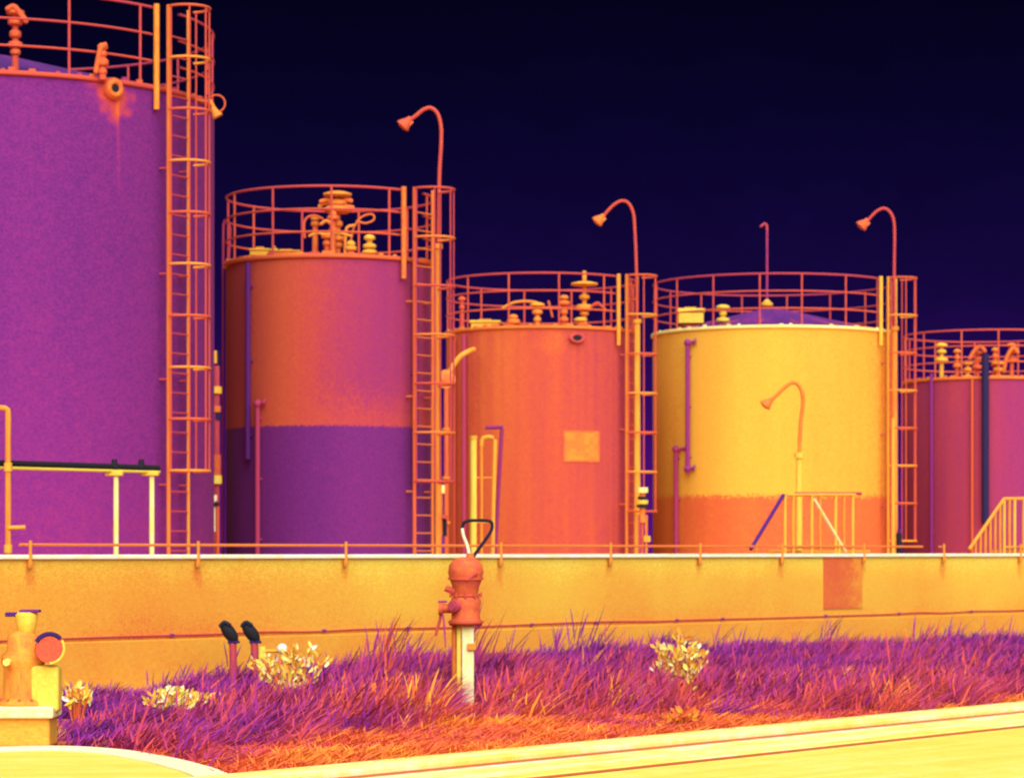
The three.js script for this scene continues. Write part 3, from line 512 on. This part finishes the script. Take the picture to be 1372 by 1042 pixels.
// ---------------------------------------------------------------- hydrants in the grass
{
  const Z = 28.7, k = Z / F, cx = 623, g = thing('hydrant', 'red-orange hydrant head with triangular loop handle on a pale post', 'hydrant', [(cx - HX) * k, 0, -Z]);
  const P = (px, py, z = 0) => V((px - cx) * k, yAt(py, Z), z), y = py => yAt(py, Z);
  // post: two pale boards either side of a pipe
  mesh('post', rbox(16 * k, y(838), 0.13, 0.012, 4 * k, y(838) / 2, 0.02), G(0.95), g, null, 'pale yellow post');
  mesh('post_board', rbox(6 * k, y(838), 0.10, 0.01, -8 * k, y(838) / 2, 0), G(0.84), g);
  mesh('post_pipe', new THREE.CylinderGeometry(0.03, 0.03, y(838), 12).translate(-14 * k, y(838) / 2, -0.03), G(0.6), g);
  mesh('post_strap', rbox(12 * k, 0.07, 0.03, 0.008, 9 * k, y(866), 0.10), G(0.64), g);
  const head = sub('head', g, 'round red-orange valve head');
  mesh('lower_body', lathe([[0.001, y(838)], [22 * k, y(838)], [23 * k, y(833)], [19.5 * k, y(829)], [19 * k, y(815)], [21 * k, y(806)], [18 * k, y(800)], [14 * k, y(797)]], 26), G(0.545), head, [1 * k, 0, 0]);
  mesh('upper_body', lathe([[14 * k, y(798)], [17 * k, y(793)], [18 * k, y(786)], [22 * k, y(776)], [24 * k, y(766)], [22.5 * k, y(757)], [17 * k, y(750)], [9 * k, y(746.5)], [0.001, y(746)]], 26), G(0.56), head, [1 * k, 0, 0]);
  for (const [py, r] of [[797, 19.5], [775, 24], [833, 23.8]]) mesh('flange', new THREE.CylinderGeometry(r * k, r * k, 3.2 * k, 26).translate(1 * k, y(py), 0), G(0.535), head);
  for (let i = 0; i < 10; i++) { const a = i * 36 * D; mesh('bolt', new THREE.CylinderGeometry(1.7 * k, 1.7 * k, 7 * k, 6).translate(k + Math.sin(a) * 21.5 * k, y(797), Math.cos(a) * 21.5 * k * 0.92), G(0.50), head); }
  mesh('outlet', mergeGeometries([new THREE.CylinderGeometry(6 * k, 6.5 * k, 22 * k, 16).rotateZ(Math.PI / 2).translate(-24 * k, y(815), 2 * k), new THREE.CylinderGeometry(9 * k, 9 * k, 5 * k, 18).rotateZ(Math.PI / 2).translate(-33 * k, y(815), 2 * k)]), G(0.56), head, null);
  mesh('outlet_cap', rbox(12 * k, 3 * k, 10 * k, 0.008, -30 * k, y(806), 2 * k), G(0.36), head);
  mesh('front_outlet', mergeGeometries([new THREE.CylinderGeometry(8 * k, 9 * k, 12 * k, 18).rotateX(Math.PI / 2).rotateY(-0.6), new THREE.CylinderGeometry(6 * k, 6 * k, 3 * k, 6).rotateX(Math.PI / 2).translate(0, 0, 7 * k).rotateY(-0.6)].map(q => q.toNonIndexed())), G(0.44), head, [-13 * k, y(812), 16 * k]);
  mesh('nozzle', new THREE.CylinderGeometry(4 * k, 5 * k, 14 * k, 14).rotateZ(1.25).translate(-20 * k, y(790), 4 * k), G(0.50), head);
  mesh('lug', new THREE.CapsuleGeometry(3 * k, 14 * k, 4, 8).rotateZ(-0.9).translate(9 * k, y(772), 21 * k), G(0.49), head);
  mesh('hose', capped([P(-32 + cx, 822), P(-34 + cx, 832), P(-37 + cx, 842), P(-39 + cx, 850)], 2 * k, 30), G(0.5), g);
  // loop handle: inverted trapezoid of bar, dark where the top bar shows the cold sky
  mesh('loop_top', capped([P(619, 707), P(622, 700), P(629, 697.5), P(640, 697), P(653, 697.5), P(658.5, 700), P(659.5, 706)], 2.3 * k, 60, 10), M(0.0), g, null, 'cold black top bar of the loop handle');
  mesh('loop_side', capped([P(619, 707), P(621, 718), P(626, 731), P(629, 746)], 2.2 * k, 40, 10), G(0.98), g);
  mesh('loop_side', capped([P(659.5, 706), P(657, 713), P(646, 729), P(638, 740), P(633, 748)], 2.3 * k, 40, 10), M(0.05), g);
  mesh('loop_root', new THREE.CylinderGeometry(5 * k, 7 * k, 12 * k, 14).translate(...P(630, 747).toArray()), G(0.58), g);
}
{
  const Z = 23.2, k = Z / F, cx = 42, g = thing('hydrant', 'squat orange hydrant with a round side outlet at the lower left', 'hydrant', [(cx - HX) * k, 0, -Z]);
  const y = py => Math.max(0.0, yAt(py, Z)), X = px => (px - cx) * k;
  mesh('base_block', rbox(96 * k, y(950), 0.42, 0.03, X(22), y(950) / 2, -0.05), G(0.74), g, null, 'yellow concrete base block');
  mesh('base_ledge', rbox(80 * k, 16 * k, 0.46, 0.02, X(36), y(953), -0.02), G(0.95), g, null, 'white upper edge of the base block');
  mesh('barrel', lathe([[0.001, y(950)], [34 * k, y(950)], [34 * k, y(940)], [27 * k, y(934)], [26 * k, y(896)], [29 * k, y(888)], [29 * k, y(878)], [22 * k, y(872)], [21 * k, y(852)], [12 * k, y(845)], [0.001, y(844)]], 28), G(0.65), g, [X(30), 0, -0.02]);
  mesh('side_block', rbox(38 * k, 62 * k, 0.2, 0.03, X(62), y(922), 0.02), G(0.83), g, null, 'bright yellow side casing');
  mesh('cap', lathe([[0.001, y(820)], [13 * k, y(820)], [16 * k, y(824)], [13 * k, y(838)], [10 * k, y(852)], [0.001, y(854)]], 22), G(0.80), g, [X(35), 0, 0]);
  mesh('cap_plate', rbox(26 * k, 4 * k, 0.14, 0.008, X(40), y(818.5), 0), M(0.3), g);
  mesh('lever', rbox(18 * k, 6 * k, 0.06, 0.012, X(16), y(823), 0.02), M(0.22), g);
  const o = sub('outlet', g, 'round outlet with a purple upper rim'); o.position.set(X(67), y(868), 0.12); o.rotation.y = 0.35;
  mesh('outlet_pipe', new THREE.CylinderGeometry(13 * k, 15 * k, 0.2, 22).rotateX(Math.PI / 2).translate(0, 0, -0.06), G(0.66), o);
  mesh('outlet_disc', new THREE.CylinderGeometry(19 * k, 19 * k, 0.035, 30).rotateX(Math.PI / 2).translate(0, 0, 0.05), G(0.53), o);
  mesh('outlet_hood', new THREE.TorusGeometry(19.5 * k, 3.2 * k, 10, 30, 1.9).rotateZ(0.75).translate(0, 0, 0.06), M(0.16), o, null, 'cold purple hood over the outlet');
  mesh('outlet_rim', new THREE.TorusGeometry(19.5 * k, 2.2 * k, 10, 30, 2.2).rotateZ(-1.6).translate(0, 0, 0.06), G(0.8), o);
  mesh('plug', new THREE.CylinderGeometry(5 * k, 5 * k, 0.09, 6).rotateX(Math.PI / 2), G(0.9), g, [X(14), y(886), 0.17]);
  for (let i = 0; i < 12; i++) { const a = i * 30 * D; mesh('bolt', new THREE.CylinderGeometry(2 * k, 2 * k, 9 * k, 6), G(0.52), g, [X(30) + Math.sin(a) * 31 * k, y(940), Math.cos(a) * 31 * k - 0.02]); }
}

// ---------------------------------------------------------------- two black hooded vents at the wall foot, pale stub beside them
for (const [px, Z, label] of [[302, 31.0, 'left one of two black hooded pipes leaning at the wall foot'], [331, 31.15, 'right one of two black hooded pipes, nearer the yellow shrub']]) {
  const k = Z / F, g = thing('hooded_pipe', label, 'pipe', [(px + 6 - HX) * k, 0, -Z], 0, 'black hooded pipes'), y = py => yAt(py, Z);
  mesh('stem', capped([V(4 * k, 0.02, 0), V(4 * k, y(880), 0), V(3 * k, y(862), 0), V(0, y(852), 0)], 5 * k, 40, 12), G(0.45), g);
  const h = mesh('hood', new THREE.SphereGeometry(1, 24, 16).scale(8.8 * k, 17 * k, 8 * k), M(0.0), g, [-1 * k, y(847.5), 0], 'cold black oval hood'); h.rotation.z = 0.62;
  mesh('hood_lip', capped([V(-12 * k, y(838), 0.03), V(-7 * k, y(834), 0.035), V(-1 * k, y(837), 0.035)], 3.2 * k, 20, 8), M(0.03), g);
  mesh('hood_foot', rbox(16 * k, 3.5 * k, 8 * k, 0.008, 5 * k, y(860), 0.01), M(0.14), g);
}
{
  const Z = 30.6, k = Z / F, g = thing('marker_stub', 'short yellow stub with a white ball behind the left shrub', 'post', [(366 - HX) * k, 0, -Z]);
  mesh('stub', new THREE.CylinderGeometry(5 * k, 5.5 * k, yAt(866, Z), 14).translate(-15 * k, yAt(866, Z) / 2, 0), G(0.84), g);
  mesh('stub_bar', bar(V(-15 * k, yAt(872, Z), 0), V(12 * k, yAt(872, Z), 0), 2.4 * k), G(0.7), g);
  mesh('ball', new THREE.SphereGeometry(7 * k, 18, 12).translate(12 * k, yAt(869, Z), 0.02), G(0.99), g);
}

// ---------------------------------------------------------------- yellow shrubs in the grass: every leaf a piece
const leafGeo = [0, 1, 2].map(v => {
  const g = new THREE.BufferGeometry(), w = [0.30, 0.22, 0.38][v], b = [0.12, 0.2, 0.05][v];
  const p = [0, 0, 0, -w * 0.7, 0.3, 0.05, w * 0.7, 0.3, 0.05, 0, 0.32, -0.03, -w, 0.62, b + 0.04, w, 0.62, b + 0.04, 0, 0.64, b - 0.03, 0, 1, b * 2.4];
  g.setAttribute('position', new THREE.Float32BufferAttribute(p, 3));
  g.setIndex([0, 3, 1, 0, 2, 3, 1, 3, 6, 1, 6, 4, 3, 2, 5, 3, 5, 6, 4, 6, 7, 6, 5, 7]); 
  const n = g.toNonIndexed(); n.computeVertexNormals(); return n;
});
function shrub(label, px, py, Z, wpx, hpx, n, seed, lo, hi) {
  const r = seeded(seed), k = Z / F, g = thing('dry_shrub', label, 'shrub', [(px - HX) * k, 0, -Z], 0, 'yellow shrubs in the grass');
  const yc = yAt(py, Z), top = yc + hpx * k / 2, stems = [], tips = [];
  for (let i = 0; i < 13; i++) {
    const x = ((i + r()) / 13 - 0.5) * wpx * k, e = Math.sqrt(Math.max(0.05, 1 - Math.pow(x / (wpx * k * 0.56), 2))), yy = mix(yc - hpx * k * 0.25, top, Math.pow(r(), 0.6) * e), z = (r() - 0.4) * wpx * k * 0.45;
    const c = new THREE.CatmullRomCurve3([V(x * 0.25, 0, z * 0.3), V(x * 0.55, yy * 0.55, z * 0.7), V(x, yy, z)]); tips.push(c); stems.push(new THREE.TubeGeometry(c, 10, 0.008, 5));
  }
  mesh('stem', mergeGeometries(stems), M(0.58), g);
  const low = clamp((yc - hpx * k / 2) / top, 0.05, 0.9);
  for (let i = 0; i < n; i++) {
    const p = tips[i % 13].getPoint(mix(low, 1, Math.pow(r(), 0.7))); p.x += (r() - 0.5) * 0.09; p.y += (r() - 0.5) * 0.06; p.z += (r() - 0.5) * 0.09; p.y = Math.max(0.03, p.y);
    const m = mesh('leaf', leafGeo[i % 3], M(Math.round(mix(lo, hi, Math.pow(r(), 0.8)) * 20) / 20, 1), g, p);
    m.rotation.set((r() - 0.8) * 1.2, (r() - 0.5) * 1.6, (r() - 0.55) * 2.4); const s = 0.034 + r() * 0.046; m.scale.set(s * 0.9, s * (1.0 + r() * 0.9), s);
  }
  return g;
}
shrub('dense yellow shrub in the grass below the yellow tank', 912, 878, 30.5, 72, 74, 290, 3, 0.60, 0.98);
shrub('loose yellow shrub right of the black hooded pipes', 388, 892, 29.5, 104, 70, 290, 8, 0.58, 0.98);
shrub('low pale yellow plant lying in the purple grass at the left', 236, 933, 26.4, 84, 26, 200, 12, 0.66, 0.98);
shrub('small pale yellow plant beside the squat hydrant', 103, 930, 25.2, 38, 26, 90, 17, 0.66, 0.98);
shrub('orange straggly plant low in the grass left of the hydrant post', 520, 950, 26.4, 84, 52, 170, 23, 0.52, 0.68);
shrub('orange leafy plant at the kerb below the dense shrub', 918, 968, 25.0, 64, 36, 130, 29, 0.50, 0.70);

// ---------------------------------------------------------------- grass
{
  const blade = (x, z, h, w, lean, turn, bend, y0) => {
    const c = Math.cos(turn), s = Math.sin(turn), p = [], q = (u, y, out) => { const X = u * c + out * s * 0.2, Zz = -u * s + out * c * 0.2; p.push(x + X + lean * (y / h) ** 1.4 * h * 0.4, y0 + y, z + Zz); };
    q(-w * 0.6, 0, 0); q(w * 0.6, 0, 0); q(-w, h * 0.45, bend * h * 0.4); q(w, h * 0.45, bend * h * 0.4); q(-w * 0.7, h * 0.78, bend * h * 0.8); q(w * 0.7, h * 0.78, bend * h * 0.8); q(0, h, bend * h * 1.2);
    const g = new THREE.BufferGeometry(); g.setAttribute('position', new THREE.Float32BufferAttribute(p, 3)); g.setIndex([0, 1, 3, 0, 3, 2, 2, 3, 5, 2, 5, 4, 4, 5, 6]); const n = g.toNonIndexed(); n.computeVertexNormals(); return n;
  };
  const clump = (seed, n, w, spread, lean) => { const r = seeded(seed), gs = []; for (let i = 0; i < n; i++) { const a = r() * 6.28, q = r() * spread; const y0 = i % 3 ? r() * 0.55 : 0; gs.push(blade(Math.cos(a) * q, Math.sin(a) * q, i % 3 ? 0.28 + r() * 0.32 : 0.6 + r() * 0.4, w * (0.6 + r() * 0.8), lean + (r() - 0.5) * 2.0, (r() - 0.5) * 2.6, (r() - 0.5) * 2.6, y0)); } return mergeGeometries(gs); };
  const white = new THREE.MeshStandardMaterial({ color: 0xffffff, roughness: 0.95, side: THREE.DoubleSide });
  const col = new THREE.Color(), hc = t => { const c = heat(t); return col.setRGB(lin(c[0]), lin(c[1]), lin(c[2])); };
  const wallD = (x, z) => (x - W0.x) * WN.x + (z - W0.z) * WN.z;
  const apron = (x, z) => x < -2.0 && -z < pick([[-9, 20.9], [-4.6, 22.6], [-3.7, 23.0], [-3.2, 22.7], [-2.45, 21.2], [-2, 20]], x);
  const clear = [[623, 28.7, 0.22, 4.2], [912, 30.5, 0.30, 2.4], [388, 29.5, 0.42, 2.6], [236, 26.4, 0.32, 1.6], [312, 31.0, 0.25, 1.2]].map(([px, Z, w, d]) => [(px - HX) / F, Z, w, d]);   // trampled spots before posts and shrubs
  const kinds = [[], [], [], []], r = seeded(99), N = 230000;
  for (let i = 0; i < N; i++) {
    const z = -(18.5 + r() * 38), x = -8 + r() * 27, n = kerbN(x, z), wd = wallD(x, z), px = HX + F * x / -z;
    if (n < -0.46 || wd < 0.12 || apron(x, z) || px < -120 || px > 1500) continue;
    if (px < 96 + 30 * noise(z * 3, x) && -z < 27) { if (px < 80 || r() < 0.8) continue; }
    const nb = pick([[0, 1.7], [230, 2.2], [500, 3.6], [720, 3.4], [950, 2.9], [1100, 1.7], [1370, 0.9]], px) + 2.2 * noise(x * 0.9 + 7, z * 0.9) + 1.8 * noise(x * 3, z * 3) + (r() + r() - 1) * 2.2;
    const far = n > nb;
    let t, h;
    const patch = noise(x * 1.3, z * 1.3), fine = noise(x * 6 + 30, z * 6);
    if (far) {
      t = 0.335 + 0.10 * patch + 0.12 * fine + 0.08 * noise(x * 14, z * 14) + (r() - 0.5) * 0.11; if (r() < 0.08) t += 0.14; t += 0.10 * sm(nb + 2.8, nb, n); 
      h = (0.29 + 0.15 * sm(200, 600, px) - 0.07 * sm(800, 1100, px)) * (0.30 + 0.75 * r() + 0.9 * noise(x * 1.5, z * 1.5 + 5)); if (r() < 0.014) h = Math.max(h, 0.25) * 1.8;
      h *= sm(60, 260, px) * 0.45 + 0.55;
      for (const [k, Z, w, d] of clear) if (Math.abs(x - k * -z) < w && -z < Z + 0.1 && -z > Z - d) h *= 0.18;
      if (wd < 0.8 && r() < 0.4) continue;
    } else {
      if (r() < 0.2) continue;
      if (r() < 0.3) continue; t = 0.575 + 0.12 * patch + 0.12 * fine + (r() - 0.5) * 0.08 - 0.14 * sm(nb - 2.2, nb, n); h = (0.05 + 0.09 * r()) * (1 + 0.8 * patch) + 0.06 * sm(nb - 1.4, nb, n);
    }
    const kd = (far ? 0 : 2) + (r() < 0.5 ? 0 : 1);
    kinds[kd].push([x, z, Math.max(0.05, h), t, (r() - 0.5) * 2.0]);
  }
  const geos = [clump(1, 12, 0.0085, 0.17, 1.0), clump(2, 11, 0.013, 0.17, 0.8), clump(3, 10, 0.008, 0.14, 0.4), clump(4, 9, 0.012, 0.14, 0.2)];
  const info = [['tall_grass', 'tall purple grass leaning in front of the wall'], ['broad_grass', 'broad-bladed purple grass in front of the wall'], ['short_grass', 'short red-orange grass along the kerb'], ['dry_litter', 'orange leaf litter along the kerb']];
  const M4 = new THREE.Matrix4(), Q = new THREE.Quaternion(), E = new THREE.Euler();
  kinds.forEach((list, k) => {
    const m = new THREE.InstancedMesh(geos[k], white, list.length); m.name = info[k][0]; m.userData = { kind: 'stuff', label: info[k][1], category: 'grass' };
    list.forEach(([x, z, h, t, turn], i) => { E.set(0, turn, 0); Q.setFromEuler(E); const w = k < 2 ? 0.55 + h * 0.5 : 0.7; M4.compose(V(x, -0.01, z), Q, V(w, h, w)); m.setMatrixAt(i, M4); m.setColorAt(i, hc(clamp(t, 0.2, 0.74))); });
    m.castShadow = m.receiveShadow = true; scene.add(m);
  });
  console.log('grass clumps', kinds.map(l => l.length).join(' '));
}
shade(scene);
renderer.render(scene, camera);
